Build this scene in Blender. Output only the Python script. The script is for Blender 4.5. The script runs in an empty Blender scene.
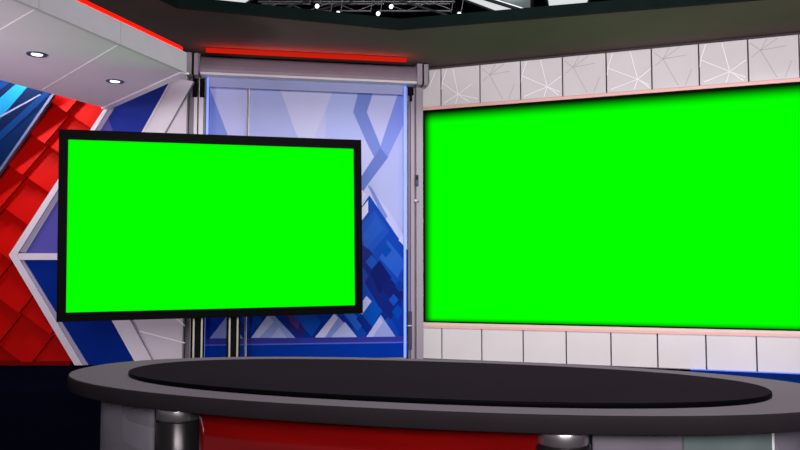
import bpy, math, random
from mathutils import Vector, Matrix
random.seed(4)
scene = bpy.context.scene
col = scene.collection
# ---------------------------------------------------------------- camera
F_PX, PITCH, EYE = 760.0, 0.0629, 1.3
cam_data = bpy.data.cameras.new('camera')
cam = bpy.data.objects.new('camera', cam_data); col.objects.link(cam)
cam.location = (0, 0, EYE)
cam.rotation_euler = (math.pi/2 + PITCH, 0, 0)
cam_data.sensor_width = 36.0
cam_data.lens = 36.0*F_PX/800.0
cam_data.clip_end = 200
scene.camera = cam
# ---------------------------------------------------------------- world, exposure, studio key light and added fill lamps
world = bpy.data.worlds.new('studio'); scene.world = world; world.use_nodes = True
world.node_tree.nodes['Background'].inputs[0].default_value = (0.60, 0.56, 0.66, 1)
world.node_tree.nodes['Background'].inputs[1].default_value = 0.20
vs = scene.view_settings
vs.view_transform = 'Standard'; vs.look = 'None'; vs.gamma = 1; vs.use_curve_mapping = False
vs.exposure = 0.0

def area(name, loc, target, sx, sy, power, colour, spread=math.pi):
    d = bpy.data.lights.new(name, 'AREA'); d.shape = 'RECTANGLE'; d.size = sx; d.size_y = sy
    d.energy = power; d.color = colour; d.spread = spread
    o = bpy.data.objects.new(name, d); col.objects.link(o); o.location = loc
    o.rotation_euler = (Vector(target)-Vector(loc)).to_track_quat('-Z', 'Y').to_euler()
    return o
area('key_softbox', (2.2, 2.6, 7.7), (2.2, 11.0, 1.2), 6, 2.0, 250, (1.0, 0.965, 0.975), math.radians(110))
area('front_fill', (0.8, -3.5, 3.2), (2.6, 11.0, 3.6), 5, 2.5, 365, (1.0, 0.965, 0.975), math.radians(90))  # soft frontal fill added behind the camera to lift the walls
area('tile_graze_fill', (-5.3, 10.50, 4.2), (-5.5, 10.80, 1.2), 2.6, 0.12, 110, (1.0, 0.96, 0.98))  # unseen strip added behind the canopy to graze the red tiles
area('canopy_fill', (-6.2, 4.6, 0.25), (-4.2, 8.6, 3.7), 1.6, 1.0, 85, (1.0, 0.85, 1.0), math.radians(100))  # unseen low fill, added to brighten the canopy underside
area('overhang_fill', (5.6, 5.6, 0.25), (3.0, 10.0, 4.49), 1.6, 1.0, 62, (1.0, 0.84, 0.95), math.radians(110))  # unseen fill added at right to lift and neutralise the overhang

# ---------------------------------------------------------------- measuring helpers
def ray(x, y):
    u = 225.0-y
    return Vector((x-400.0, F_PX*math.cos(PITCH)-u*math.sin(PITCH), F_PX*math.sin(PITCH)+u*math.cos(PITCH)))
def at_z(x, y, z):
    d = ray(x, y); t = (z-EYE)/d.z
    return Vector((d.x*t, d.y*t, z))
class Plane:
    """an upright wall plane through (x, y); local +x runs along it, local -y faces the studio"""
    def __init__(s, x, y, ang): s.o = Vector((x, y, 0)); s.ang = ang
    def uv(s, px, py, off=0.0):
        d = ray(px, py); n = Vector((-math.sin(s.ang), math.cos(s.ang), 0)); o = s.o-n*off
        t = n.dot(o)/n.dot(d); P = d*t
        return ((P-o).dot(Vector((math.cos(s.ang), math.sin(s.ang), 0))), P.z+EYE)

# ---------------------------------------------------------------- materials
def srgb(c):
    return tuple(((v/255.0)/12.92 if v/255.0 <= 0.04045 else ((v/255.0+0.055)/1.055)**2.4) for v in c)
def mat(name, rgb, rough=0.5, metal=0.0, spec=0.5, vary=0.06, scale=6.0, emit=None, strength=0.0, coat=0.0, stretch=None, bump=0.0):
    m = bpy.data.materials.new(name); m.use_nodes = True
    nt = m.node_tree; b = nt.nodes['Principled BSDF']; c = srgb(rgb)
    tc = nt.nodes.new('ShaderNodeTexCoord'); n = nt.nodes.new('ShaderNodeTexNoise'); n.inputs['Scale'].default_value = scale
    n.inputs['Detail'].default_value = 4
    mp = nt.nodes.new('ShaderNodeMapping'); mp.inputs['Scale'].default_value = stretch or (1, 1, 1)
    nt.links.new(tc.outputs['Object'], mp.inputs[0]); nt.links.new(mp.outputs[0], n.inputs['Vector'])
    r = nt.nodes.new('ShaderNodeValToRGB')
    r.color_ramp.elements[0].position = 0.3; r.color_ramp.elements[1].position = 0.7
    r.color_ramp.elements[0].color = (*[v*(1-vary) for v in c], 1)
    r.color_ramp.elements[1].color = (*[min(1, v*(1+vary)) for v in c], 1)
    nt.links.new(n.outputs['Fac'], r.inputs[0]); nt.links.new(r.outputs[0], b.inputs['Base Color'])
    b.inputs['Roughness'].default_value = rough; b.inputs['Metallic'].default_value = metal
    b.inputs['Specular IOR Level'].default_value = spec; b.inputs['Coat Weight'].default_value = coat
    if emit:
        b.inputs['Emission Color'].default_value = (*srgb(emit), 1); b.inputs['Emission Strength'].default_value = strength
    if bump:
        bp = nt.nodes.new('ShaderNodeBump'); bp.inputs['Strength'].default_value = bump; bp.inputs['Distance'].default_value = 0.01
        nt.links.new(n.outputs['Fac'], bp.inputs['Height']); nt.links.new(bp.outputs[0], b.inputs['Normal'])
    return m
def glass(name, tint, clear=0.9, rough=0.03):
    m = bpy.data.materials.new(name); m.use_nodes = True; nt = m.node_tree
    nt.nodes.remove(nt.nodes['Principled BSDF']); out = nt.nodes['Material Output']
    t = nt.nodes.new('ShaderNodeBsdfTransparent'); t.inputs[0].default_value = (*tint, 1)
    g = nt.nodes.new('ShaderNodeBsdfGlossy'); g.inputs['Roughness'].default_value = rough
    mx = nt.nodes.new('ShaderNodeMixShader'); mx.inputs[0].default_value = 1-clear
    nt.links.new(t.outputs[0], mx.inputs[1]); nt.links.new(g.outputs[0], mx.inputs[2]); nt.links.new(mx.outputs[0], out.inputs[0])
    return m
def frosted(name, rgb, clear, rough=0.25, vary=0.25, scale=3.0):
    """tinted translucent sheet: a body colour mixed with see-through"""
    m = mat(name, rgb, rough=0.5, spec=0.05, vary=vary, scale=scale)
    nt = m.node_tree; out = nt.nodes['Material Output']; b = nt.nodes['Principled BSDF']
    t = nt.nodes.new('ShaderNodeBsdfTransparent'); t.inputs[0].default_value = (0.9, 0.92, 0.95, 1)
    mx = nt.nodes.new('ShaderNodeMixShader'); mx.inputs[0].default_value = clear
    nt.links.new(b.outputs[0], mx.inputs[1]); nt.links.new(t.outputs[0], mx.inputs[2]); nt.links.new(mx.outputs[0], out.inputs[0])
    return m
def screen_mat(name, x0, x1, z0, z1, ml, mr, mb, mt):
    """self-lit green display; a soft dark border is set into its emission along the edges"""
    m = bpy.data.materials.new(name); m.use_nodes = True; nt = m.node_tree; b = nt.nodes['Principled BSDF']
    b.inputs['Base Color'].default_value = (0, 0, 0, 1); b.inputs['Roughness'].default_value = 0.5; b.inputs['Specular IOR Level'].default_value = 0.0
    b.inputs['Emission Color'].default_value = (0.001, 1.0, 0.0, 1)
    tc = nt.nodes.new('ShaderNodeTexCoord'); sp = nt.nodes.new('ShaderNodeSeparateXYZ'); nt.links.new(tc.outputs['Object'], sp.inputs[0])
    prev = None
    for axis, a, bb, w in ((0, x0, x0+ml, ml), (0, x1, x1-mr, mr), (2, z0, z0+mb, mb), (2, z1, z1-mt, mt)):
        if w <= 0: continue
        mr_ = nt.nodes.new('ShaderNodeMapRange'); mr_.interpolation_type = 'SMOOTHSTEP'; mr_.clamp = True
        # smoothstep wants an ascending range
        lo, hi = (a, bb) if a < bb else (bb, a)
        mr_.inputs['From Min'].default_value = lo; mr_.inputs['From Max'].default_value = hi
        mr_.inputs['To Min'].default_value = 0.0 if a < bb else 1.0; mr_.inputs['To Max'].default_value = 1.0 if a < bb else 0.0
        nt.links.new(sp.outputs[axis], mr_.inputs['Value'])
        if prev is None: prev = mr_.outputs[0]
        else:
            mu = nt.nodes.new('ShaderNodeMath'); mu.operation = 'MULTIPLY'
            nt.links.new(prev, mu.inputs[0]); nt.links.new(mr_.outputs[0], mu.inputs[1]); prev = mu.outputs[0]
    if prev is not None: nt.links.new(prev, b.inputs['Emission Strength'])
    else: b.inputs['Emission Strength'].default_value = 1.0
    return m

M = dict(
    floor=mat('floor_dark_gloss', (6, 6, 19), 0.5, spec=0.0, vary=0.25, scale=0.7),
    soffit=mat('soffit_taupe_paint', (96, 84, 80), 0.8, spec=0.0, vary=0.12, scale=0.5),
    fascia=mat('fascia_dark_green', (13, 21, 20), 0.8, spec=0.0, vary=0.15, scale=2),
    black=mat('black_matt', (8, 8, 8), 0.8, spec=0.1),
    blackgloss=mat('black_gloss', (3, 3, 4), 0.5, spec=0.03),
    cavity=mat('studio_black', (10, 10, 11), 0.9, spec=0.1),
    white=mat('white_cladding', (211, 206, 207), 0.5, spec=0.15, vary=0.03, scale=2),
    linew=mat('line_white', (250, 246, 250), 0.4, spec=0.3, vary=0.01),
    lineg=mat('line_grey', (172, 163, 165), 0.5, spec=0.2, vary=0.03),
    joint=mat('joint_dark', (70, 64, 66), 0.7, spec=0.2),
    salmon=mat('salmon_trim', (226, 172, 165), 0.5, vary=0.04),
    cream=mat('cream_trim', (215, 196, 186), 0.5, vary=0.04),
    canopy=mat('canopy_panel', (212, 202, 212), 0.6, spec=0.05, vary=0.03, scale=1.2),
    lilac=mat('lilac_metal', (146, 135, 148), 0.42, metal=0.15, vary=0.06, scale=3, stretch=(1, 1, 0.1)),
    lilacd=mat('lilac_metal_dark', (104, 94, 108), 0.45, metal=0.2, vary=0.1),
    bar=mat('white_bar', (214, 206, 216), 0.4, spec=0.3, vary=0.03),
    barside=mat('bar_side', (158, 152, 178), 0.45, spec=0.3, vary=0.03),
    steel=mat('brushed_steel', (176, 166, 172), 0.25, metal=0.9, vary=0.12, scale=8, stretch=(1, 1, 0.05)),
    alu=mat('aluminium_strip', (158, 158, 146), 0.4, metal=0.3, vary=0.05),
    pipe=mat('grey_pipe', (92, 92, 96), 0.4, metal=0.6, vary=0.1),
    lamp=mat('lamp_lens', (255, 255, 255), 0.3, emit=(250, 250, 255), strength=1.6),
    panel_light=mat('panel_light', (235, 240, 240), 0.4, emit=(240, 246, 246), strength=0.75),
    louver=mat('louver_grey', (150, 158, 158), 0.5, vary=0.1, emit=(150, 160, 160), strength=0.3),
    redglow=mat('red_led', (255, 10, 0), 0.4, emit=(255, 12, 0), strength=1.0),
    redglow2=mat('red_led_dim', (30, 4, 3), 0.6, spec=0.0, emit=(208, 28, 10), strength=0.9),
    bluelit=mat('blue_lit_glass_edge', (120, 140, 250), 0.3, emit=(120, 145, 252), strength=0.75),
    blueled=mat('blue_led', (70, 110, 240), 0.3, emit=(60, 100, 235), strength=0.5),
    red=mat('red_relief_tile', (178, 6, 3), 0.5, spec=0.05, vary=0.08, scale=1.0),
    navy=mat('navy_panel', (3, 24, 62), 0.6, spec=0.03, vary=0.1, scale=1),
    navy2=mat('navy_mid', (5, 36, 82), 0.6, spec=0.03, vary=0.05), navy3=mat('navy_deep', (3, 16, 44), 0.6, spec=0.03, vary=0.1),
    cyan=mat('cyan_stripe', (14, 88, 125), 0.6, spec=0.03, vary=0.05), greyline=mat('grey_line', (84, 90, 122), 0.4),
    blue1=mat('blue_print', (36, 50, 138), 0.6, spec=0.02, vary=0.05, scale=1), blue2=mat('violet_print', (84, 78, 160), 0.6, spec=0.02, vary=0.05, scale=1),
    blue3=mat('deep_blue_print', (6, 40, 132), 0.6, spec=0.02, vary=0.06, scale=1),
    desktop=mat('desk_top_grey', (128, 120, 127), 0.5, spec=0.0, vary=0.04, scale=1.5),
    deskedge=mat('desk_edge_dark', (33, 28, 31), 0.5, spec=0.05, vary=0.05),
    inlay=mat('desk_inlay_black', (46, 40, 46), 0.5, spec=0.0, vary=0.06, scale=1.5),
    redglass=mat('red_glass', (94, 4, 4), 0.2, spec=0.3, vary=0.35, scale=2.2, coat=0.4, stretch=(0.5, 0.5, 5)),
    pillar=mat('pillar_dark_metal', (44, 40, 42), 0.25, metal=0.7, vary=0.15, scale=4, stretch=(1, 1, 0.05)),
    drum=mat('pale_drum', (210, 205, 205), 0.4, vary=0.05),
    drumtop=mat('grey_blue_shelf', (118, 118, 140), 0.6, spec=0.0, vary=0.1),
    frost=frosted('frosted_grey_glass', (124, 116, 128), 0.55),
    frost2=frosted('frosted_green_glass', (88, 98, 98), 0.25),
    frostl=frosted('frosted_pale_edge', (190, 195, 200), 0.1, vary=0.05),
    clear=glass('clear_glass', (0.95, 0.96, 1.0), 0.993, 0.12),
    band=frosted('tinted_glass_band', (182, 186, 232), 0.4, vary=0.03),
    smoke=mat('sensor_violet', (66, 62, 120), 0.3),
)
def flat(rgb, nm):
    key = 'p_'+nm
    if key not in M: M[key] = mat('print_'+nm, rgb, 0.6, spec=0.0, vary=0.03, scale=1.5)
    return M[key]

# ---------------------------------------------------------------- mesh builder
class MB:
    def __init__(s): s.v = []; s.f = []; s.mi = []; s.ms = []; s.sm = []
    def slot(s, m):
        if m not in s.ms: s.ms.append(m)
        return s.ms.index(m)
    def add(s, vs_, fs, m, smooth=False):
        b = len(s.v); s.v += [tuple(v) for v in vs_]; k = s.slot(m)
        for f in fs: s.f.append([b+i for i in f]); s.mi.append(k); s.sm.append(smooth)
    def box(s, x0, x1, y0, y1, z0, z1, m, mtx=None):
        vv = [Vector((x, y, z)) for z in (z0, z1) for y in (y0, y1) for x in (x0, x1)]
        if mtx: vv = [mtx @ v for v in vv]
        s.add(vv, [(0, 2, 3, 1), (4, 5, 7, 6), (0, 1, 5, 4), (2, 6, 7, 3), (0, 4, 6, 2), (1, 3, 7, 5)], m)
    def prism(s, pts, d, m, m_side=None, flip=False):
        """closed polygon pts (3D, planar) pushed along vector d"""
        n = len(pts); P = [Vector(p) for p in pts]; Q = [p+Vector(d) for p in P]
        s.add(P, [list(range(n))], m); s.add(Q, [list(range(n-1, -1, -1))], m)
        s.add(P+Q, [(i, i+n, (i+1) % n+n, (i+1) % n) for i in range(n)], m_side or m)
    def upright(s, pts, y0, y1, m, m_side=None):
        """polygon of (x, z) in an upright wall, thick from y0 to y1"""
        s.prism([(x, y0, z) for x, z in pts], (0, y1-y0, 0), m, m_side)
    def cyl(s, a, b, r, m, n=24, r2=None, caps=True):
        a = Vector(a); b = Vector(b); q = (b-a).to_track_quat('Z', 'Y'); r2 = r if r2 is None else r2
        A = [a+q @ Vector((r*math.cos(2*math.pi*i/n), r*math.sin(2*math.pi*i/n), 0)) for i in range(n)]
        B = [b+q @ Vector((r2*math.cos(2*math.pi*i/n), r2*math.sin(2*math.pi*i/n), 0)) for i in range(n)]
        s.add(A+B, [(i, (i+1) % n, (i+1) % n+n, i+n) for i in range(n)], m, True)
        if caps: s.add(A, [list(range(n-1, -1, -1))], m); s.add(B, [list(range(n))], m)
    def lathe(s, prof, m, c=(0, 0, 0), n=48, sx=1.0, sy=1.0, smooth=True):
        """profile of (r, z); elliptical when sx != sy"""
        c = Vector(c); V = []
        for r, z in prof:
            V += [c+Vector((sx*r*math.cos(2*math.pi*i/n), sy*r*math.sin(2*math.pi*i/n), z)) for i in range(n)]
        F = []
        for k in range(len(prof)-1):
            F += [(k*n+i, k*n+(i+1) % n, (k+1)*n+(i+1) % n, (k+1)*n+i) for i in range(n)]
        s.add(V, F, m, smooth)
    def build(s, name, parent=None, bevel=0.0, **kw):
        me = bpy.data.meshes.new(name); me.from_pydata(s.v, [], s.f); me.update()
        for m in s.ms: me.materials.append(m)
        for p, k, sm in zip(me.polygons, s.mi, s.sm): p.material_index = k; p.use_smooth = sm
        import bmesh
        bm = bmesh.new(); bm.from_mesh(me); bmesh.ops.recalc_face_normals(bm, faces=bm.faces); bm.to_mesh(me); bm.free()
        o = bpy.data.objects.new(name, me); col.objects.link(o)
        if parent is not None: o.parent = parent
        if bevel:
            md = o.modifiers.new('bevel', 'BEVEL'); md.width = bevel; md.segments = 2; md.limit_method = 'ANGLE'
        for k, v in kw.items(): o[k] = v
        return o
def empty(name, loc, rz=0.0, **kw):
    o = bpy.data.objects.new(name, None); col.objects.link(o); o.location = loc; o.rotation_euler = (0, 0, rz)
    o.empty_display_size = 0.2
    for k, v in kw.items(): o[k] = v
    return o
def put(o, label, category, group=None):
    o['label'] = label; o['category'] = category
    if group: o['group'] = group
    return o
def strip(pts, a, b, w):
    """thin rectangle polygon between 2D points a and b"""
    a = Vector(a); b = Vector(b); d = (b-a).normalized(); n = Vector((-d.y, d.x))*w/2
    return [tuple(a-n), tuple(b-n), tuple(b+n), tuple(a+n)]

# ---------------------------------------------------------------- the planes of the set
RW = Plane(0.631, 11.567, -0.350)                    # big screen wall, local x from its first panel joint
BWL = Plane(0.369, 11.66, math.radians(10.0))        # glazed centre wall, local x = 0 at its right end, negative to the left
LW = Plane(0.0, 10.8, 0.0)                           # left wall, face on
TILE = 0.6177
Z_TILE, Z_S1, Z_S0, Z_SOF = 4.444, 3.807, 0.555, 4.49

# ================================================================ STRUCTURE
b = MB(); b.box(-14, 14, -8, 20, -0.1, 0.0, M['floor']); b.build('floor', kind='structure')
b = MB(); b.box(-14, 14, 5.5, 20, 8.0, 8.1, M['cavity']); b.build('ceiling', kind='structure')
b = MB(); b.box(-14, 14, 19.9, 20.0, 0, 8.0, M['cavity']); b.build('wall_rear', kind='structure')

# --- wall_right: core with cladding panels above and below the big screen
wr = empty('wall_right', RW.o, RW.ang, kind='structure')
XL, XR = -0.30, 9*TILE
b = MB()
b.box(XL, XR, 0.03, 0.35, 0.0, Z_S0-0.07, M['joint'])
b.box(XL, XR, 0.03, 0.35, Z_S1+0.05, Z_TILE+0.04, M['joint'])
b.box(XL, XR, 0.22, 0.35, Z_S0-0.07, Z_S1+0.05, M['black'])
b.build('wall_core', wr)
def star(bm_, x0, z0, w, h, kind_, cu=.42):
    lines = ([((.42, .28), (.29, .98)), ((.42, .28), (.02, .62)), ((.42, .28), (.78, .52)), ((.42, .28), (.08, .08)),
              ((.42, .28), (.72, .04)), ((.42, .28), (.36, .03)), ((.02, .62), (.14, .98)), ((.02, .62), (.0, .45)), ((.42, .28), (.95, .12))]
             if kind_ else
             [((.24, .72), (.60, .97)), ((.24, .72), (.76, .77)), ((.24, .72), (.56, .05)), ((.24, .72), (.04, .90)),
              ((.24, .72), (.06, .58)), ((.24, .72), (.38, .98)), ((.72, .05), (.86, .42))])
    if kind_: lines = [((cu if a == (.42, .28) else a[0], a[1]), (min(1, max(0, c[0]+(cu-.42)*(.9 if a == (.42, .28) and c[0] > .1 and c[0] < .9 else 0))), c[1])) for a, c in lines]
    for a, c in lines:
        P = strip(None, (x0+a[0]*w, z0+a[1]*h), (x0+c[0]*w, z0+c[1]*h), 0.009 if kind_ else 0.007)
        bm_.upright(P, -0.002, 0.0005, M['linew'] if kind_ else M['lineg'])
g = 0.010
for k in range(-1, 9):
    x0, x1 = k*TILE+g, (k+1)*TILE-g
    if k == -1: x0 = XL+0.002
    z0, z1 = Z_S1+0.058, Z_TILE
    b = MB(); b.box(x0, x1, 0.0, 0.03, z0, z1, M['white'])
    if k >= 0: star(b, x0, z0, x1-x0, z1-z0, k % 2 == 0, {0: .44, 2: .64, 4: .70, 6: .63}.get(k, .5))
    else: b.upright(strip(None, (x0+.10, z1-.28), (x0+.22, z1-.02), .009), -0.002, 0.0005, M['linew'])
    b.build('wall_panel', wr)
    b = MB(); b.box(x0, x1, 0.0, 0.03, 0.008, Z_S0-0.085, M['white']); b.build('wall_panel', wr)
b = MB(); b.box(XL, XR, -0.015, 0.03, Z_S1+0.008, Z_S1+0.052, M['salmon']); b.box(XL, XR, -0.012, 0.03, Z_S1+0.052, Z_S1+0.058, M['lineg'])
b.build('edge_strip', wr)
b = MB(); b.box(XL, XR, -0.015, 0.03, Z_S0-0.045, Z_S0-0.008, M['cream']); b.box(XL, XR, -0.018, 0.03, Z_S0-0.085, Z_S0-0.045, M['salmon'])
b.build('edge_strip', wr)
b = MB(); b.box(XL, XR, -0.03, 0.03, 0.0, 0.008, M['lilacd']); b.build('skirting', wr)

# --- wall_left: plain backing behind the relief tiles, blue panel and white arrow frame
wl = MB(); wl.box(-8.0, -3.2, 0.22, 0.34, 0, 4.44, M['black']); wlo = wl.build('wall_left', kind='structure'); wlo.location = LW.o
# pale wall return between the arrow frame and the centre wall
b = MB()
x_a, _ = LW.uv(128, 200); x_b = LW.uv(184.5, 225, -.1)[0]
b.upright([(x_a-0.4, 0), (x_b, 0), (x_b, 4.44), (x_a-0.4, 4.44)], 0.10, 0.2, M['canopy'])
for p, q in (((139, 331), (185, 343)), ((176, 318), (185, 326))):
    P = LW.uv(*p, -0.10); Q = LW.uv(*q, -0.10)
    b.upright(strip(None, P, Q, 0.016), 0.098, 0.101, M['linew'])
o = b.build('wall_corner', kind='structure'); o.location = LW.o
put(o, 'pale lilac wall strip with thin white lines between arrow frame and aluminium posts', 'wall')

# --- wall_back behind the glass
b = MB(); b.box(-3.50, -0.02, 0.10, 0.25, 0, 4.44, M['black']); o = b.build('wall_back', kind='structure'); o.location = BWL.o; o.rotation_euler.z = BWL.ang

# --- dark overhang (soffit) running round above the set, with its green fascia
E1, E2, Er, El = at_z(178, 8, Z_SOF), at_z(400, 30, Z_SOF), at_z(760, 0, Z_SOF), at_z(160, 0, Z_SOF)
E0 = E1+(El-E1)*9; E3 = E2+(Er-E2)*1.35
bk = RW.o+Vector((math.cos(RW.ang), math.sin(RW.ang), 0))*6.4+Vector((0.2, 0.6, 0))
poly = [E0, E1, E2, E3, Vector((bk.x, bk.y, Z_SOF)), Vector((0.55, 12.1, Z_SOF)), Vector((-3.2, 11.5, Z_SOF)), Vector((-8.2, 11.5, Z_SOF)), Vector((-8.2, E0.y, Z_SOF))]
b = MB(); b.prism(poly, (0, 0, 0.152), M['soffit'], M['fascia'])
for P, Q in ((E0, E1), (E1, E2), (E2, E3)):
    d = (Q-P).normalized(); n = Vector((d.y, -d.x, 0))*0.012
    b.prism([P+n+Vector((0, 0, -.004)), Q+n+Vector((0, 0, -.004)), Q-n*0.5+Vector((0, 0, -.004)), P-n*0.5+Vector((0, 0, -.004))], (0, 0, 0.016), M['black'])
o = b.build('trim_1', kind='structure'); put(o, 'dark taupe overhang above the whole set with a dark green edge', 'soffit')

# ================================================================ BIG SCREEN
vw = put(empty('video_wall', RW.o, RW.ang), 'very large bright green screen set in the white panelled wall on the right', 'screen')
x0, x1 = XL+0.015, XR-0.05
b = MB()
b.box(x0, x1, 0.0, 0.12, Z_S1-0.012, Z_S1+0.006, M['black']); b.box(x0, x1, 0.0, 0.12, Z_S0-0.006, Z_S0+0.012, M['black'])
b.box(x0, x0+0.01, 0.02, 0.12, Z_S0+0.012, Z_S1-0.012, M['black']); b.box(x1-0.01, x1, 0.02, 0.12, Z_S0+0.012, Z_S1-0.012, M['black'])
b.build('screen_frame', vw)
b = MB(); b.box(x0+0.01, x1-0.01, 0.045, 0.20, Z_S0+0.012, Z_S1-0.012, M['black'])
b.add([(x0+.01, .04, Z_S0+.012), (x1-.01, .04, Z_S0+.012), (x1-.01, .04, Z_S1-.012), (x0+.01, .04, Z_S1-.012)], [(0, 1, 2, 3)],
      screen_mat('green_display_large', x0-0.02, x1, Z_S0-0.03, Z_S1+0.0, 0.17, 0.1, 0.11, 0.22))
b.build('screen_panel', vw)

# ================================================================ CENTRE WALL: printed backdrop, glazing, header, posts
gp = put(empty('printed_backdrop', BWL.o, BWL.ang), 'blue and lilac geometric printed backdrop behind the glass in the centre', 'backdrop')
b = MB(); layer = [0]
def P2(pts): return [BWL.uv(x, y) for x, y in pts]
def art(pts, rgb, nm, clip=True):
    layer[0] += 1; y = 0.05-0.0006*layer[0]
    q = P2(pts)
    b.add([(x, y, max(z, 0.03)) for x, z in q], [list(range(len(q)))], flat(rgb, nm))
b.box(BWL.uv(204, 225)[0]+.02, BWL.uv(408.5, 225)[0]-.02, 0.055, 0.098, 0.0, 4.44, M['blue3'])
PAL, PAL2, PAL3 = (205, 204, 236), (188, 192, 230), (216, 213, 236)
art([(203, 70), (408, 80), (408, 262), (203, 262)], PAL, 'pale')
art([(203, 86), (209, 86), (232, 146), (203, 262)], (138, 154, 216), 'periwinkle')
art([(249, 88), (280, 88), (300, 137), (330, 210), (249, 210)], PAL2, 'pale_lilac')
art([(280, 88), (334, 88), (314, 138), (298, 138)], PAL3, 'near_white')
art([(334, 88), (361, 90), (353.5, 111.5), (366, 140), (326, 140), (326, 110)], (190, 197, 236), 'ice')
art([(360.5, 84), (376, 84), (367.2, 111.5), (382, 148), (396, 176), (388, 182), (368, 144), (353.5, 111.5)], (128, 145, 208), 'arrow_blue')
art([(400, 88), (407, 88), (407, 120), (388, 157), (380.5, 147)], (140, 156, 222), 'arrow_blue2')
art([(407, 118), (407, 240), (388, 208), (368, 184), (388, 157)], (188, 192, 226), 'pale_mid')
art([(380.7, 147), (388.5, 157), (367.8, 184.5), (350, 212), (345, 200), (361.8, 176)], (112, 130, 196), 'arrow_blue3')
art([(367.8, 184.5), (372, 187), (388, 216), (385, 221)], (128, 145, 208), 'arrow_blue')
# saturated blue lower part
art([(369.7, 195), (401, 241), (408, 250), (408, 359), (203, 359), (203, 225), (340, 240)], (20, 72, 172), 'royal')
art([(357, 184), (366.7, 194), (361.8, 202), (350, 216)], (224, 220, 240), 'off_white')
art([(361, 209), (368.5, 200), (368.5, 212), (358, 226)], (224, 220, 240), 'off_white')
art([(399, 240), (406, 230), (408, 250)], (224, 220, 240), 'off_white')
art([(362, 225), (375, 210), (390, 231), (372, 252), (362, 240)], (30, 84, 184), 'royal_light')
art([(388, 240), (406, 262), (398, 278), (380, 258)], (44, 98, 192), 'royal_lighter')
art([(376, 216), (384, 228), (366, 250), (362, 236)], (36, 92, 188), 'royal_lt2')
art([(360, 243), (370, 250), (389, 277), (404, 293), (402, 305), (391, 320), (379, 306), (367, 286), (360, 270)], (22, 40, 122), 'indigo')
art([(370, 272), (380, 260), (392, 278), (380, 294)], (16, 30, 104), 'indigo_deep')
art([(389, 277), (404, 293), (396, 305), (382, 288)], (20, 34, 110), 'indigo2')
art([(360, 262), (369, 276), (362, 288), (358, 280)], (38, 64, 156), 'indigo_lt')
art([(374, 300), (390, 322), (380, 336), (362, 316)], (10, 84, 180), 'azure')
art([(392, 318), (406, 300), (406, 336), (400, 336)], (14, 60, 160), 'cobalt')
art([(366.8, 296), (372, 301.5), (362, 315), (357, 309)], (192, 194, 228), 'mist')
rd = random.Random(11)
def diamond(cx_, cy_, w_, rgb, nm): art([(cx_, cy_-w_*1.25), (cx_+w_, cy_), (cx_, cy_+w_*1.25), (cx_-w_, cy_)], rgb, nm)
def slab(cx_, cy_, w_, l_, rgb, nm):
    ux_, uy_ = .62, .78
    art([(cx_-ux_*l_, cy_-uy_*l_), (cx_-ux_*l_+w_, cy_-uy_*l_-w_*1.1), (cx_+ux_*l_+w_, cy_+uy_*l_-w_*1.1), (cx_+ux_*l_, cy_+uy_*l_)], rgb, nm)
SH = [((26, 82, 182), 'b1'), ((14, 58, 156), 'b2'), ((40, 96, 192), 'b3'), ((18, 44, 132), 'b4'), ((10, 74, 172), 'b5')]
for cx_, cy_, w_, k_ in ((372, 262, 6, 0), (386, 250, 6, 4), (398, 268, 6, 2), (400, 286, 5, 1), (394, 300, 5, 0), (384, 316, 5, 3), (398, 312, 6, 4), (366, 236, 4, 2)):
    diamond(cx_, cy_, w_, *SH[k_])
art([(203, 305), (345, 305), (362, 318), (345, 337), (203, 340)], (12, 52, 148), 'cobalt_deep')
art([(276, 300), (312, 300), (304, 337), (290, 330)], (46, 44, 120), 'violet_dark')
art([(240, 308), (262, 308), (252, 334), (240, 322)], (16, 74, 176), 'cobalt3')
art([(296, 308), (330, 308), (312, 337), (302, 326)], (18, 78, 176), 'cobalt4')
art([(284, 304), (304, 304), (298, 330), (290, 322)], (84, 62, 126), 'plum')
for cx_, cy_, w_, l_, k_ in ((214, 322, 5, 12, 1), (232, 324, 6, 12, 3), (254, 322, 5, 14, 4), (300, 322, 6, 12, 0), (318, 318, 5, 10, 1), (350, 322, 6, 12, 2), (362, 326, 5, 9, 3)):
    slab(cx_, cy_, w_, l_, *SH[k_])
art([(209.5, 338.5), (227, 316), (243, 338.5)], (150, 162, 214), 'tri_blue')
art([(251, 338), (271, 312), (295.5, 338)], (158, 172, 222), 'tri_blue2')
art([(251, 338), (268, 315), (274, 322), (259, 338)], (206, 208, 236), 'tri_pale')
art([(271, 338), (279, 327), (287, 338)], (190, 196, 232), 'tri_pale2')
art([(315, 337.5), (335, 313), (357.5, 337.5)], (140, 156, 212), 'tri_blue3')
art([(315, 337.5), (334, 314), (338, 318), (325, 337.5)], (226, 222, 238), 'off_white')
art([(331, 337.5), (345, 322), (357.5, 337.5)], (192, 194, 222), 'mist')
art([(366.5, 337), (381, 315), (396, 337)], (160, 168, 216), 'tri_blue4')
art([(366.5, 337), (380, 317), (383, 322), (373, 337)], (196, 198, 228), 'mist')
art([(203, 339), (408, 336.5), (408, 342), (203, 345)], (58, 60, 152), 'violet_band')
art([(203, 344.6), (408, 341.6), (408, 343), (203, 346)], (92, 104, 200), 'thin_line')
art([(203, 346), (408, 343), (408, 359), (203, 361)], (8, 56, 158), 'base_blue')
b.build('print_panel', gp)

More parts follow.
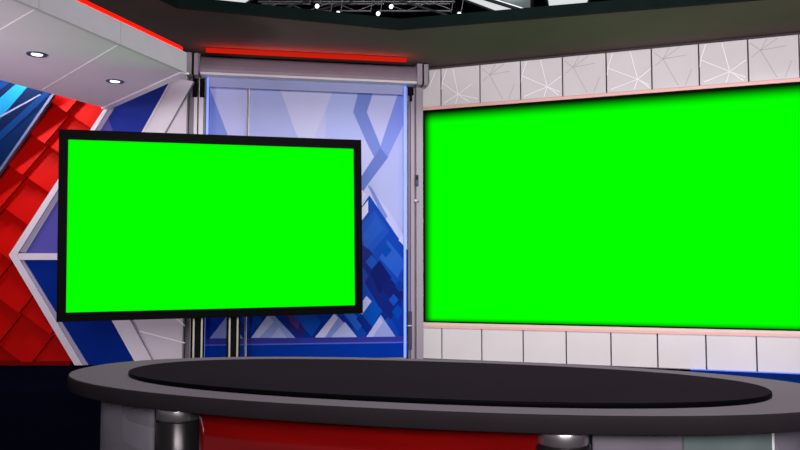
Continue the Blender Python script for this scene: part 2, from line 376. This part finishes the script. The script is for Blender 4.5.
gw = put(empty('glass_partition', BWL.o, BWL.ang), 'tall clear glass partition with blue lit edges under the header in the centre', 'glass partition')
def tx(px, py=225, off=0.0): return BWL.uv(px, py, off)[0]
gL, gM, gR = tx(206, 225, .05), tx(246.5, 225, .05), tx(404.5, 225, .05)
GT = 4.20
for a, c in ((gL+.02, gM-.012), (gM+.012, gR-.02)):
    b = MB(); b.box(a, c, -0.055, -0.045, 0.05, GT, M['clear']); b.build('glass_pane', gw)
b = MB(); b.box(gM-.012, gM+.012, -0.065, -0.04, 0.03, GT, M['lilacd']); b.box(gM+.012, gM+.02, -0.062, -0.045, 0.05, GT, M['linew']); b.build('glass_joint', gw)
for a, w in ((gL-.02, .03), (gR-.012, .036)):
    b = MB(); b.box(a, a+w, -0.065, -0.04, 0.03, GT, M['bluelit']); b.build('lit_edge', gw, label='edge glowing pale blue')
b = MB(); b.box(gL+.02, gR-.03, -0.085, -0.07, GT-0.17, GT, M['band']); b.build('top_rail', gw)
b = MB(); b.box(gL-.02, gR+.02, -0.09, -0.03, 0.0, 0.03, M['lilac']); b.build('floor_channel', gw)

hd = put(empty('header_beam', BWL.o, BWL.ang), 'long lilac grey header beam across the top of the glass partition', 'beam')
hL, hR = tx(186, 65, .25), tx(429, 70, .25)
b = MB()
prof = [(-0.25, 4.17), (-0.25, 4.46), (0.0, 4.46), (0.0, 4.17)]
cv = [(-.02, 4.205), (-.245, 4.205), (-.248, 4.25), (-.243, 4.30), (-.228, 4.35), (-.203, 4.40), (-.168, 4.44), (-.12, 4.465), (-.02, 4.465)]
b.prism([(hL+0.2, y, z) for y, z in cv], (hR-0.19-hL-0.2, 0, 0), mat('header_face', (122, 110, 124), .5, metal=.1))
b.box(hL+0.2, hR-0.19, -0.25, -0.02, 4.17, 4.205, M['bar'])
b.build('beam_body', hd, bevel=0.004)
for a, c, dd in ((hL, hL+0.2, 0), (hR-0.19, hR, 0)):
    b = MB(); w = c-a
    b.box(a, a+w*.42, -0.29, -0.02, 4.15, 4.47, M['lilac']); b.box(a+w*.42, a+w*.56, -0.25, -0.02, 4.19, 4.47, M['black'])
    b.box(a+w*.56, a+w*.88, -0.28, -0.02, 4.15, 4.47, M['lilac']); b.box(a+w*.88, c, -0.26, -0.02, 4.19, 4.47, M['lilacd'])
    b.build('end_bracket', hd, bevel=0.004)

def post(name, px0, px1, label, dark=False, extra=None, prof=None):
    t0, t1 = tx(px0, 225, .08), tx(px1, 225, .08); w = t1-t0
    e = put(empty(name, BWL.o+Vector((math.cos(BWL.ang), math.sin(BWL.ang), 0))*(t0+t1)/2, BWL.ang), label, 'post')
    b = MB(); h = w/2
    for a, c, dep, m in prof: b.box(-h+w*a, -h+w*c, -dep, -0.03, 0.0, 4.148, M[m])
    b.build('profile', e, bevel=0.003)
    return e, h
pr, h = post('aluminium_post', 408.5, 422.8, 'lilac aluminium post with small latch right of the glass, beside the big screen',
             prof=((0, .16, .05, 'lilacd'), (.16, .40, .09, 'lilac'), (.40, .52, .06, 'lilacd'), (.52, 1, .11, 'lilac')))
b = MB(); b.box(-.012, .035, -.135, -.11, 2.62, 2.79, M['joint']); b.box(0, .025, -.142, -.135, 2.64, 2.70, M['smoke']); b.box(0, .02, -.142, -.135, 2.72, 2.77, M['black']); b.build('latch', pr)
b = MB(); b.cyl((-.01, -.125, 2.40), (-.01, -.105, 2.40), .017, M['white'], 12); b.cyl((.03, -.125, 2.38), (.03, -.105, 2.38), .012, M['joint'], 12); b.build('screw', pr)
b = MB(); b.box(-h-.01, -h+.07, -.14, -.085, 4.02, 4.14, M['black']); b.box(-h+.01, -h+.045, -.15, -.14, 3.92, 4.06, M['black']); b.build('hinge', pr)
b = MB(); b.box(-h+.0, -h+.05, -.10, -.085, .15, .72, M['joint']); b.box(-h-.02, -h+.04, -.13, -.10, .50, .515, M['white']); b.build('floor_bolt', pr)
pl, h = post('aluminium_post', 187, 204, 'pale double aluminium post left of the glass, behind the display stand',
             prof=((0, .30, .07, 'lilacd'), (.30, .50, .11, 'bar'), (.50, .58, .06, 'joint'), (.58, .86, .11, 'bar'), (.86, 1, .07, 'lilacd')))
b = MB(); b.box(-h+.05, -h+.12, -.125, -.11, 3.86, 4.14, M['black']); b.box(-h+.15, -h+.22, -.125, -.11, 3.86, 4.14, M['black']); b.build('hinge', pl)

# ================================================================ RED LIGHT STRIPS
def led_line(name, A, B, aim, power, r, m, width, label, drop, part_of=None):
    """thin lit tube with its lamp shining along aim"""
    b = MB(); b.cyl((0, 0, 0), B-A, r, m, 12); o = b.build(name); o.location = A
    if part_of: o.parent = part_of; o['label'] = 'bright red light strip'
    else: put(o, label, 'light strip')
    d = bpy.data.lights.new('led_lamp', 'AREA'); d.shape = 'RECTANGLE'; d.size = (B-A).length; d.size_y = width; d.energy = power; d.color = (1, .03, .005)
    l = bpy.data.objects.new('led_lamp', d); col.objects.link(l)
    X = (B-A).normalized(); Z = -Vector(aim).normalized(); Z = (Z-X*Z.dot(X)).normalized(); Y = Z.cross(X)
    l.matrix_world = Matrix.Translation((A+B)/2+Vector(drop)) @ Matrix((X, Y, Z)).transposed().to_4x4()
    return o
A = at_z(206, 50.0, Z_SOF-.034); B = at_z(406, 60.0, Z_SOF-.034)
led_line('led_strip', A, B, (0, -.35, 1), 11, .034, M['redglow2'], .06, 'long dim red light strip under the overhang above the header beam', (0, .0, -0.11))

# ================================================================ LEFT CANOPY WITH DOWNLIGHTS
ZC = 3.67
A = at_z(105, 108, ZC); Bp = at_z(185, 72, ZC); f0 = at_z(18, 0, ZC); l0 = at_z(0, 80, ZC)
Fp = Bp+(f0-Bp)*1.5; Lp = A+(l0-A)*2.4
cn = put(empty('ceiling_canopy', (0, 0, 0)), 'pale lilac lowered ceiling canopy at upper left holding the two downlights', 'canopy')
b = MB(); b.prism([A, Bp, Fp, Lp], (0, 0, 0.04), M['canopy']); b.build('canopy_panel', cn)
fu = Vector((0, 0, .24)); fd = (Fp-Bp).normalized(); fn = Vector((fd.y, -fd.x, 0))
if fn.x < 0: fn = -fn
b = MB(); b.prism([Bp+fn*.02+Vector((0, 0, -.01)), Fp+fn*.02+Vector((0, 0, -.01)), Fp-fn*.03+Vector((0, 0, -.01)), Bp-fn*.03+Vector((0, 0, -.01))], fu, mat('fascia_panel', (184, 176, 188), .55, spec=.1, vary=.03))
b.build('fascia_board', cn)
def zline(bm_, p, q, w, m, z, dz):
    P = at_z(*p, z); Q = at_z(*q, z); d = (Q-P).normalized(); n = Vector((-d.y, d.x, 0))*w/2
    bm_.prism([P-n, Q-n, Q+n, P+n], (0, 0, dz), m)
b = MB()
zline(b, (0, 30), (36, 9), .010, M['linew'], ZC-.004, .006); zline(b, (42, 90), (119, 44.5), .010, M['linew'], ZC-.004, .006)
b.build('seam', cn)
b = MB(); d = (Bp-A).normalized(); n = Vector((-d.y, d.x, 0))*.05
b.prism([A-n, Bp-n, Bp+n, A+n], (0, 0, -.02), M['bar']); b.build('edge_trim', cn)
for px, (ya, yb) in ((122, (23, 43)), (37, (-10, 8))):
    P = at_z(px, yb, ZC)
    # joint on the fascia face
    t = (P-Bp).dot(fd); c = Bp+fd*t+fn*.021
    b = MB(); b.prism([c-fd*.006+Vector((0, 0, -.01)), c+fd*.006+Vector((0, 0, -.01)), c+fd*.006+fn*.002+Vector((0, 0, -.01)), c-fd*.006+fn*.002+Vector((0, 0, -.01))], (0, 0, .24), M['lineg'])
    b.build('fascia_joint', cn)
# low dark lip added behind the fascia to catch the strip's red glow
b = MB(); q0, q1 = Bp-fn*.14, Fp-fn*.14; zt = .32
b.prism([q0+Vector((0, 0, .04)), q1+Vector((0, 0, .04)), q1-fn*.03+Vector((0, 0, .04)), q0-fn*.03+Vector((0, 0, .04))], (0, 0, zt), mat('glow_catcher_dark', (62, 46, 42), .8, spec=0.0))
b.build('glow_catcher', cn)
s0 = Bp-fn*.05+fd*.04+Vector((0, 0, .265)); s1 = Fp-fn*.05+Vector((0, 0, .265))
led_line('led_strip', s0, s1, -fn+Vector((0, 0, .9)), 110, .042, M['redglow'], .04, 'bright red light strip along the top of the canopy fascia at upper left', (0, 0, .0), cn)
dl = []
for k, (px, py, lab) in enumerate(((37, 54, 'round recessed downlight in the canopy, the left one nearer the picture edge'),
                                   (115, 81, 'round recessed downlight in the canopy, the right one nearer the arrow frame'))):
    P = at_z(px, py, ZC)
    if k == 0:
        r = empty('downlight', P)
        b = MB(); b.lathe([(.105, -.001), (.105, -.012), (.085, -.014), (.06, -.004), (.06, -.001)], mat('downlight_ring', (74, 78, 120), .35, metal=.5), n=40); b.build('trim_ring', r)
        b = MB(); b.cyl((0, 0, -.010), (0, 0, -.003), .058, M['lamp'], 32); b.build('lens', r)
        dl.append(r)
    else:
        r = dl[0].copy(); col.objects.link(r); r.location = P
        for c in list(dl[0].children): q = c.copy(); col.objects.link(q); q.parent = r
    put(r, lab, 'downlight', 'downlights in the left canopy')
    L = bpy.data.lights.new('downlight_lamp', 'SPOT'); L.energy = 26; L.spot_size = math.radians(120); L.spot_blend = 1; L.shadow_soft_size = .05; L.color = (1, .97, 1)
    lo_ = bpy.data.objects.new('downlight_lamp', L); col.objects.link(lo_); lo_.location = (0, 0, -.03); lo_.parent = r

# ================================================================ LEFT WALL: navy panel, red relief tiles, white arrow frame
def U(px, py, off=0.0): return LW.uv(px, py, off)
def clip_half(poly, a, c):
    """keep the part of the 2D polygon left of the line a->c"""
    def sd(p): return (c[0]-a[0])*(p[1]-a[1])-(c[1]-a[1])*(p[0]-a[0])
    out = []
    for i in range(len(poly)):
        p, q = poly[i], poly[(i+1) % len(poly)]; sp, sq = sd(p), sd(q)
        if sp >= 0: out.append(p)
        if sp*sq < 0:
            t = sp/(sp-sq); out.append((p[0]+(q[0]-p[0])*t, p[1]+(q[1]-p[1])*t))
    return out
nb0, nb1 = U(53, 97), U(0, 173)                      # navy / red boundary line
def ext(a, c, t): return (a[0]+(c[0]-a[0])*t, a[1]+(c[1]-a[1])*t)
b = MB()
top = ext(nb0, nb1, -0.18); low = ext(nb0, nb1, 2.2)
b.upright([(-8, top[1]), top, low, (-8, low[1])], -0.05, 0.02, M['navy'])
def nart(pts, m, k): 
    q = clip_half([U(*p, .05) for p in pts], nb1, nb0)
    b.add([(x, -0.0505-.0006*k, z) for x, z in q], [list(range(len(q)))], M[m])
nart([(-60, 90), (30, 76), (62, 88), (52, 98), (-10, 150), (-60, 150)], 'navy3', 1)
nart([(-30, 124), (16, 84), (30, 84), (-20, 142)], 'cyan', 2)
nart([(-40, 110), (6, 76), (15, 78), (-40, 122)], 'navy2', 2)
nart([(-20, 150), (44, 92), (50, 94), (-16, 156)], 'navy2', 3)
nart([(-2, 117), (40, 94), (41, 95), (-2, 119)], 'greyline', 5)
P, Q = ext(nb0, nb1, -.15), ext(nb0, nb1, 1.6)
b.upright(strip(None, P, Q, .035), -0.052, 0.02, M['greyline'])
o = b.build('navy_panel'); o.location = LW.o; put(o, 'dark navy wall panel with cyan diagonal stripe at far upper left', 'wall panel')

rt = put(empty('relief_tile_wall', LW.o), 'glossy red wall of overlapping tilted square relief tiles left of the arrow frame', 'tiled wall')
ang = math.atan2(33, -50)*0
e1 = Vector((math.cos(math.radians(-33.5)), math.sin(math.radians(-33.5)))); e2 = Vector((-e1.y, e1.x))
org = Vector(U(66, 112)); S = 0.545
bars_line = (U(8, 255), U(105, 108)); apex = U(8, 255); bot = U(85, 377)
for j in range(-13, 3):
    for i in range(-9, 5):
        c0 = org+e1*(i*S)+e2*(j*S)          # lower-left corner of a tile
        if j % 2: pass
        quad = [c0, c0+e1*S, c0+e1*S+e2*S, c0+e2*S]
        poly2 = [(p.x, p.y) for p in quad]
        # keep right of the navy line, left of the arrow, above the floor
        poly2 = clip_half(poly2, (nb0[0]-.12, nb0[1]+.06), (nb1[0]-.12, nb1[1]+.06))
        if len(poly2) < 3: continue
        def cut_arrow(pl):
            up = clip_half(clip_half(pl, (-20, apex[1]), (20, apex[1])), bars_line[0], bars_line[1])
            dn = clip_half(clip_half(pl, (20, apex[1]), (-20, apex[1])), bot, apex)
            return [q for q in (up, dn) if len(q) >= 3]
        for pl in cut_arrow(poly2):
            pl = clip_half(pl, (-20, .05), (20, .05))
            pl = clip_half(pl, (20, 4.3), (-20, 4.3))
            pl = clip_half(pl, (-8, 10), (-8, -10))
            if len(pl) < 3: continue
            def dep(p):
                u = (Vector(p)-c0).dot(e1)/S; v = (Vector(p)-c0).dot(e2)/S
                # upper-left corner tucked in, lower edge standing proud
                return 0.20-0.125*(1-v)-0.065*u
            front = [(p[0], dep(p), p[1]) for p in pl]; back = [(p[0], 0.219, p[1]) for p in pl]
            n_ = len(pl)
            if 'tl' not in globals(): tl = MB()
            tl.add(front+back, [list(range(n_)), list(range(2*n_-1, n_-1, -1))]+[(k, k+n_, (k+1) % n_+n_, (k+1) % n_) for k in range(n_)], M['red'])
tl.build('relief_tiles', rt)
b = MB(); b.box(-8, U(70, 364)[0], 0.0, 0.21, 0.0, 0.05, flat((120, 12, 12), 'plinth_red')); b.build('plinth', rt)

af = put(empty('arrow_frame', LW.o), 'white bars forming a left pointing arrow with blue infill behind the display', 'wall frame')
def barpoly(pts, y0, y1, m='bar', side='barside'):
    q = [U(*p) for p in pts]; bb = MB(); bb.upright(q, y0, y1, M[m], M[side]); return bb
# outer arrow, each bar with a pale front and violet-grey inner side
barpoly([(105, 106), (109, 106.5), (18, 252), (16, 255), (8, 255)], .02, .2).build('upper_bar', af)
barpoly([(109, 106.5), (113, 107.5), (24, 252.5), (18, 252)], .045, .2, 'barside').build('upper_bar_lining', af)
barpoly([(8, 255), (16, 255), (83, 367), (76, 369)], .02, .2).build('lower_bar', af)
barpoly([(16, 260), (22, 260), (89, 369), (83, 367)], .045, .2, 'barside').build('lower_bar_lining', af)
barpoly([(10, 253.2), (80, 253.2), (80, 259.8), (10, 259.8)], .025, .2).build('middle_bar', af)
# inner arrow
ia = (75, 256)
barpoly([(174, 77), (193, 81), (ia[0]+19, 256), ia], .03, .099).build('upper_bar', af)
barpoly([ia, (ia[0]+19, 256), (152, 362), (135, 364)], .03, .099).build('lower_bar', af)
barpoly([(171, 78), (174, 77), ia, (ia[0]-3, 256), ], .02, .099, 'white').build('edge_strip', af)
b = MB()
b.upright([U(109, 106), U(176, 74), U(69, 256), U(18, 256)], .06, .099, M['blue1'])
b.add([(x, .0594, z) for x, z in [U(108, 118, -.06), U(120, 150, -.06), U(68, 256, -.06), U(20, 256, -.06)]], [(0, 1, 2, 3)], M['blue2'])
b.build('upper_infill', af)
b = MB(); b.upright([U(18, 256), U(72, 256), U(144, 366), U(86, 368)], .06, .099, M['blue3']); b.build('lower_infill', af)

# ================================================================ FREE-STANDING DISPLAY
DL = 8.6
def at_y(px, py, Y): d = ray(px, py); t = Y/d.y; return Vector((d.x*t, Y, EYE+d.z*t))
cTL, cBL = at_y(57.5, 129.8, DL), at_y(59.2, 322, DL)
cTR, cBR = at_y(361, 140.8, DL*1.113), at_y(361.3, 313, DL*1.113)
cen = (cTL+cBL+cTR+cBR)/4
ux = ((cTR+cBR)-(cTL+cBL)).normalized(); W = ((cTR+cBR)/2-(cTL+cBL)/2).length; H = ((cTL-cBL).length+(cTR-cBR).length)/2
yaw = math.atan2(ux.y, ux.x); roll = math.asin(ux.z)
tv = put(empty('television_display', (cen.x, cen.y, 0), yaw), 'free-standing black framed green display on twin black poles at left', 'display')
R = Matrix.Translation((0, 0, cen.z)) @ Matrix.Rotation(-roll, 4, 'Y')
bz, bb_ = .098, .115
b = MB()
for x0_, x1_, z0_, z1_ in ((-W/2, W/2, H/2-bb_, H/2), (-W/2, W/2, -H/2, -H/2+bb_*.9), (-W/2, -W/2+bz, -H/2+bb_*.9, H/2-bb_), (W/2-bz, W/2, -H/2+bb_*.9, H/2-bb_)):
    b.box(x0_, x1_, -.05, .06, z0_, z1_, M['blackgloss'], R)
o = b.build('bezel', tv)
b = MB(); m_ = screen_mat('green_display', 0, 0, 0, 0, 0, 0, 0, 0)
b.box(-W/2+bz-.004, W/2-bz+.004, -.035, .05, -H/2+bb_*.9-.004, H/2-bb_+.004, m_, R); b.build('screen_panel', tv)
b = MB(); b.box(-W/2+.1, W/2-.1, .05, .13, -H/2+.1, H/2-.1, M['black'], R); b.build('back_housing', tv)
for px in (197.3, 233.3):
    pz = at_y(px, 340, cen.y+.2)
    lx = (Vector((pz.x, pz.y, 0))-Vector((cen.x, cen.y, 0))).dot(Vector((math.cos(yaw), math.sin(yaw), 0)))
    b = MB(); b.box(lx-.082, lx+.082, .13, .20, .04, cen.z+H/4, M['black']); pole = b.build('pole', tv)
    for sx in (-.047, .047):
        b = MB(); b.box(lx+sx-.010, lx+sx+.010, .118, .13, .04, cen.z+H/4, M['alu']); b.build('guide_strip', pole, label='pale metal strip')
b = MB(); b.box(-.75, .75, -.1, .45, 0.0, .04, M['black']); b.build('base_plate', tv, bevel=.01)

# ================================================================ PRESENTER'S DESK
DC = (0.094, 3.7836); DR = -0.2715; da, db = 1.885, 0.843; ZT = .78; TH = .070
dk = put(empty('presenter_desk', (DC[0], DC[1], 0), DR), 'large oval grey presenter desk with black inlay top in the foreground', 'desk')
b = MB()
def ell(prof, m, cx=0, cy=0, a=1.0, c=1.0, n=128, bm_=None): bm_.lathe(prof, m, (cx, cy, 0), n, a, c)
# profile offsets are relative, so the rounded lip keeps its width round the oval
def sup(v, m): return math.copysign(abs(v)**(2/m), v)
def oval_slab(bm_, a, c, z0, z1, m_top, m_side, r=.006, cx=0, cy=0, n=200, m=2.22):
    def ring(off, z): return [Vector((cx+(a+off)*sup(math.cos(2*math.pi*i/n), m), cy+(c+off)*sup(math.sin(2*math.pi*i/n), m), z)) for i in range(n)]
    A = ring(-r, z0); B_ = ring(0, z0+r); C_ = ring(0, z1-r); D_ = ring(-r*.3, z1-r*.3); E_ = ring(-r, z1)
    quad = lambda k: [(k*n+i, k*n+(i+1) % n, (k+1)*n+(i+1) % n, (k+1)*n+i) for i in range(n)]
    bm_.add(A+B_+C_, quad(0)+quad(1), m_side, True)
    bm_.add(C_+D_+E_, quad(0)+quad(1), m_side, True)
    bm_.add(E_, [list(range(n))], m_top); bm_.add(A, [list(range(n-1, -1, -1))], m_side)
oval_slab(b, da, db, ZT-TH, ZT, M['desktop'], M['deskedge']); b.build('desk_top', dk)
cr, sr = math.cos(DR), math.sin(DR)
ox, oy = .1003-DC[0], 3.7014-DC[1]; lx, ly = ox*cr+oy*sr, -ox*sr+oy*cr
b = MB(); oval_slab(b, 1.540, .6235, ZT, ZT+.022, M['inlay'], M['blackgloss'], r=.004, cx=lx, cy=ly); b.build('inlay_top', dk)
def loc(px, py, z):
    P = at_z(px, py, z); x, y = P.x-DC[0], P.y-DC[1]
    return (x*cr+y*sr, -x*sr+y*cr)
def front(px, k):
    """angle on the oval scaled by k whose front point is seen at picture column px"""
    best = None
    for i in range(720):
        a = math.pi+math.pi*i/720
        x, y = k*da*sup(math.cos(a), 2.22), k*db*sup(math.sin(a), 2.22)
        X, Y = DC[0]+x*cr-y*sr, DC[1]+x*sr+y*cr
        q = 400+F_PX*X/(Y*math.cos(PITCH)+(-.65)*math.sin(PITCH))
        if best is None or abs(q-px) < best[0]: best = (abs(q-px), a)
    return best[1]
K = .90
def curved(bm_, a0, a1, k, z0, z1, m, th=.012, n=40):
    out = []
    for i in range(n+1):
        a = a0+(a1-a0)*i/n
        out.append((k*da*sup(math.cos(a), 2.22), k*db*sup(math.sin(a), 2.22)))
    inn = [(x*(1-th/da), y*(1-th/db)) for x, y in out]
    V = [Vector((x, y, z)) for z in (z0, z1) for x, y in out]+[Vector((x, y, z)) for z in (z0, z1) for x, y in inn]
    m1 = n+1; F = []
    for i in range(n):
        F += [(i, i+1, m1+i+1, m1+i), (2*m1+i, 3*m1+i, 3*m1+i+1, 2*m1+i+1), (i, 2*m1+i, 2*m1+i+1, i+1), (m1+i, m1+i+1, 3*m1+i+1, 3*m1+i)]
    F += [(0, m1, 3*m1, 2*m1), (n, 2*m1+n, 3*m1+n, m1+n)]
    bm_.add(V, F, m, True)
angs = {px: front(px, K) for px in (99, 153, 199, 538, 594, 683, 772)}
zg0, zg1 = .06, ZT-TH
b = MB(); curved(b, math.pi+.0, angs[153], K, zg0, zg1, M['frost']); b.build('glass_panel', dk, label='frosted grey glass panel')
b = MB(); curved(b, angs[199], angs[538], K, zg0, zg1, M['redglass']); b.build('glass_panel', dk, label='dark red glass front panel')
b = MB(); curved(b, angs[594], angs[683], K, zg0, zg1, M['frost']); b.build('glass_panel', dk, label='frosted grey glass panel')
b = MB(); curved(b, angs[683]+.004, angs[772], K, zg0, zg1, M['frost2']); b.build('glass_panel', dk, label='frosted green grey glass panel')
b = MB(); curved(b, angs[772]+.006, 2*math.pi+.4, K, zg0, zg1, M['frost']); b.build('glass_panel', dk, label='frosted grey glass panel')
b = MB(); curved(b, angs[772]-.003, angs[772]+.003, K+.004, zg0, zg1, M['frostl'], n=2); b.build('glass_joint', dk)
for p0, p1, rr in ((153, 199, .105), (538, 594, .105)):
    a = (front(p0, K-.01)+front(p1, K-.01))/2; x, y = (K-.03)*da*sup(math.cos(a), 2.22), (K-.03)*db*sup(math.sin(a), 2.22)
    b = MB(); b.lathe([(0, .02), (rr, .02), (rr, .648), (rr-.006, .654), (0, .654)], M['pillar'], (x, y, 0), 48)
    pi_ = b.build('pillar', dk)
    b = MB(); b.lathe([(0, .654), (rr*.92, .654), (rr*.95, .662), (rr*.95, .700), (rr*.92, zg1), (0, zg1)], M['steel'], (x, y, 0), 48); b.build('collar', pi_, label='shiny chrome collar')
b = MB(); oval_slab(b, 1.60, .62, .44, .56, M['drumtop'], M['drum'], r=.01, n=96); b.build('inner_shelf', dk)
b = MB(); oval_slab(b, (K+.02)*da, (K+.02)*db, 0.0, .06, M['deskedge'], M['deskedge']); b.build('plinth', dk)

# ================================================================ BLUE FLOOR LIGHT AT THE SCREEN WALL
b = MB(); b.box(3.5, XR, -.09, -.05, 0.0, .012, M['blueled'])
o = b.build('led_strip'); o.location = RW.o; o.rotation_euler.z = RW.ang; put(o, 'thin blue light strip on the floor along the foot of the white panelled wall', 'light strip')
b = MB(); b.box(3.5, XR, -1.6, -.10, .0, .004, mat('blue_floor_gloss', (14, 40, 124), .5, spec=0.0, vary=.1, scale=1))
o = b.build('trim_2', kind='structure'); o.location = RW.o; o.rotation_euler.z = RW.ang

# ================================================================ STUDIO RIG SEEN OVER THE OVERHANG
def rz(px, py, z): return at_z(px, py, z)
def truss(pA, pB, hgt, name, label):
    e = put(empty(name, pA), label, 'truss')
    A_, B_ = Vector((0, 0, 0)), pB-pA; up = Vector((0, 0, hgt))
    bk_ = Vector((0, .3, hgt/2))
    b = MB(); b.cyl(A_, B_, .022, M['pipe'], 10); b.build('lower_chord', e)
    b = MB(); b.cyl(A_+up, B_+up, .022, M['pipe'], 10); b.build('upper_chord', e)
    n = max(4, int((B_-A_).length/.9)); b = MB()
    for i in range(n):
        p, q = A_.lerp(B_, i/n), A_.lerp(B_, (i+.5)/n); r_ = A_.lerp(B_, (i+1)/n)
        b.cyl(p, q+up, .012, M['pipe'], 8); b.cyl(q+up, r_, .012, M['pipe'], 8)
    b.build('lattice', e)
    return e
truss(rz(258, 11, 6.0), rz(455, 11, 6.0), .17, 'lighting_truss', 'grey lighting truss hanging in the dark ceiling, the nearer long one')
truss(rz(262, 4, 6.3), rz(450, 4, 6.3), .22, 'lighting_truss', 'grey lighting truss in the dark ceiling behind the nearer one')
for pa, pb, lab in (((281, 9), (325, -4), 'slanting thin pipe in the dark ceiling, at the left'),
                    ((392, -2), (447, 15), 'slanting thin pipe in the dark ceiling, at the middle'),
                    ((310, 12), (352, 2), 'short slanting pipe in the dark ceiling between the first spotlights')):
    b = MB(); P = rz(*pa, 5.95); Q = rz(*pb, 5.95); b.cyl((0, 0, 0), Q-P, .02, M['pipe'], 10); o = b.build('ceiling_pipe'); o.location = P; put(o, lab, 'pipe')
spots = (((317, 6), 'leftmost small lit spotlight in the dark ceiling'), ((338, 13), 'second small lit spotlight from the left in the dark ceiling'),
         ((378, 13.5), 'third small lit spotlight from the left in the dark ceiling'), ((391, 6.5), 'small lit spotlight just above and right of the third'),
         ((459, 14), 'rightmost small dim spotlight beside the bright ceiling panels'))
first = None
for (px, py), lab in spots:
    P = rz(px, py, 5.7)
    if first is None:
        r = empty('spotlight', P)
        d = Vector((.45, -.75, -.5)).normalized()
        b = MB(); b.cyl(-d*.22, d*.0, .03, M['black'], 20, r2=.045); b.build('housing', r)
        b = MB(); b.cyl(d*.001, d*.012, .036, M['lamp'], 20); b.build('lens', r)
        b = MB(); b.cyl(-d*.1+Vector((.085, 0, 0)), Vector((.085, 0, .32)), .01, M['pipe'], 8); b.cyl(-d*.1-Vector((.085, 0, 0)), Vector((-.085, 0, .32)), .01, M['pipe'], 8)
        b.cyl((-.085, 0, .32), (.085, 0, .32), .012, M['pipe'], 8); b.build('yoke', r)
        first = r
    else:
        r = first.copy(); col.objects.link(r); r.location = P
        for c in list(first.children): q = c.copy(); col.objects.link(q); q.parent = r
    put(r, lab, 'spotlight', 'spotlights hung in the studio ceiling')
def ceil_panel(pts, z, label, m='panel_light'):
    P = [rz(*p, z) for p in pts]; c = sum(P, Vector())/len(P)
    e = put(empty('ceiling_light_panel', c), label, 'light panel')
    b = MB(); b.prism([p-c for p in P], (0, 0, .06), M[m]); b.build('diffuser', e)
    b = MB(); n = len(P)
    for i in range(n): b.cyl(P[i]-c, P[(i+1) % n]-c, .035, M['pipe'], 8)
    b.build('frame', e)
ceil_panel([(190, -8), (262, -8), (240, 8), (205, 8)], 6.5, 'bright white ceiling light panel at the left of the dark ceiling')
ceil_panel([(452, -5), (470, -6), (524, 11), (500, 13)], 6.5, 'long narrow bright ceiling panel slanting beside the louvre')
ceil_panel([(478, -8), (532, -8), (532, 12), (526, 10)], 6.7, 'grey louvred ceiling panel right of the narrow bright one', 'louver')
ceil_panel([(545, -8), (592, -8), (588, 5), (548, 9)], 6.5, 'bright white ceiling light panel at the right of the dark ceiling')
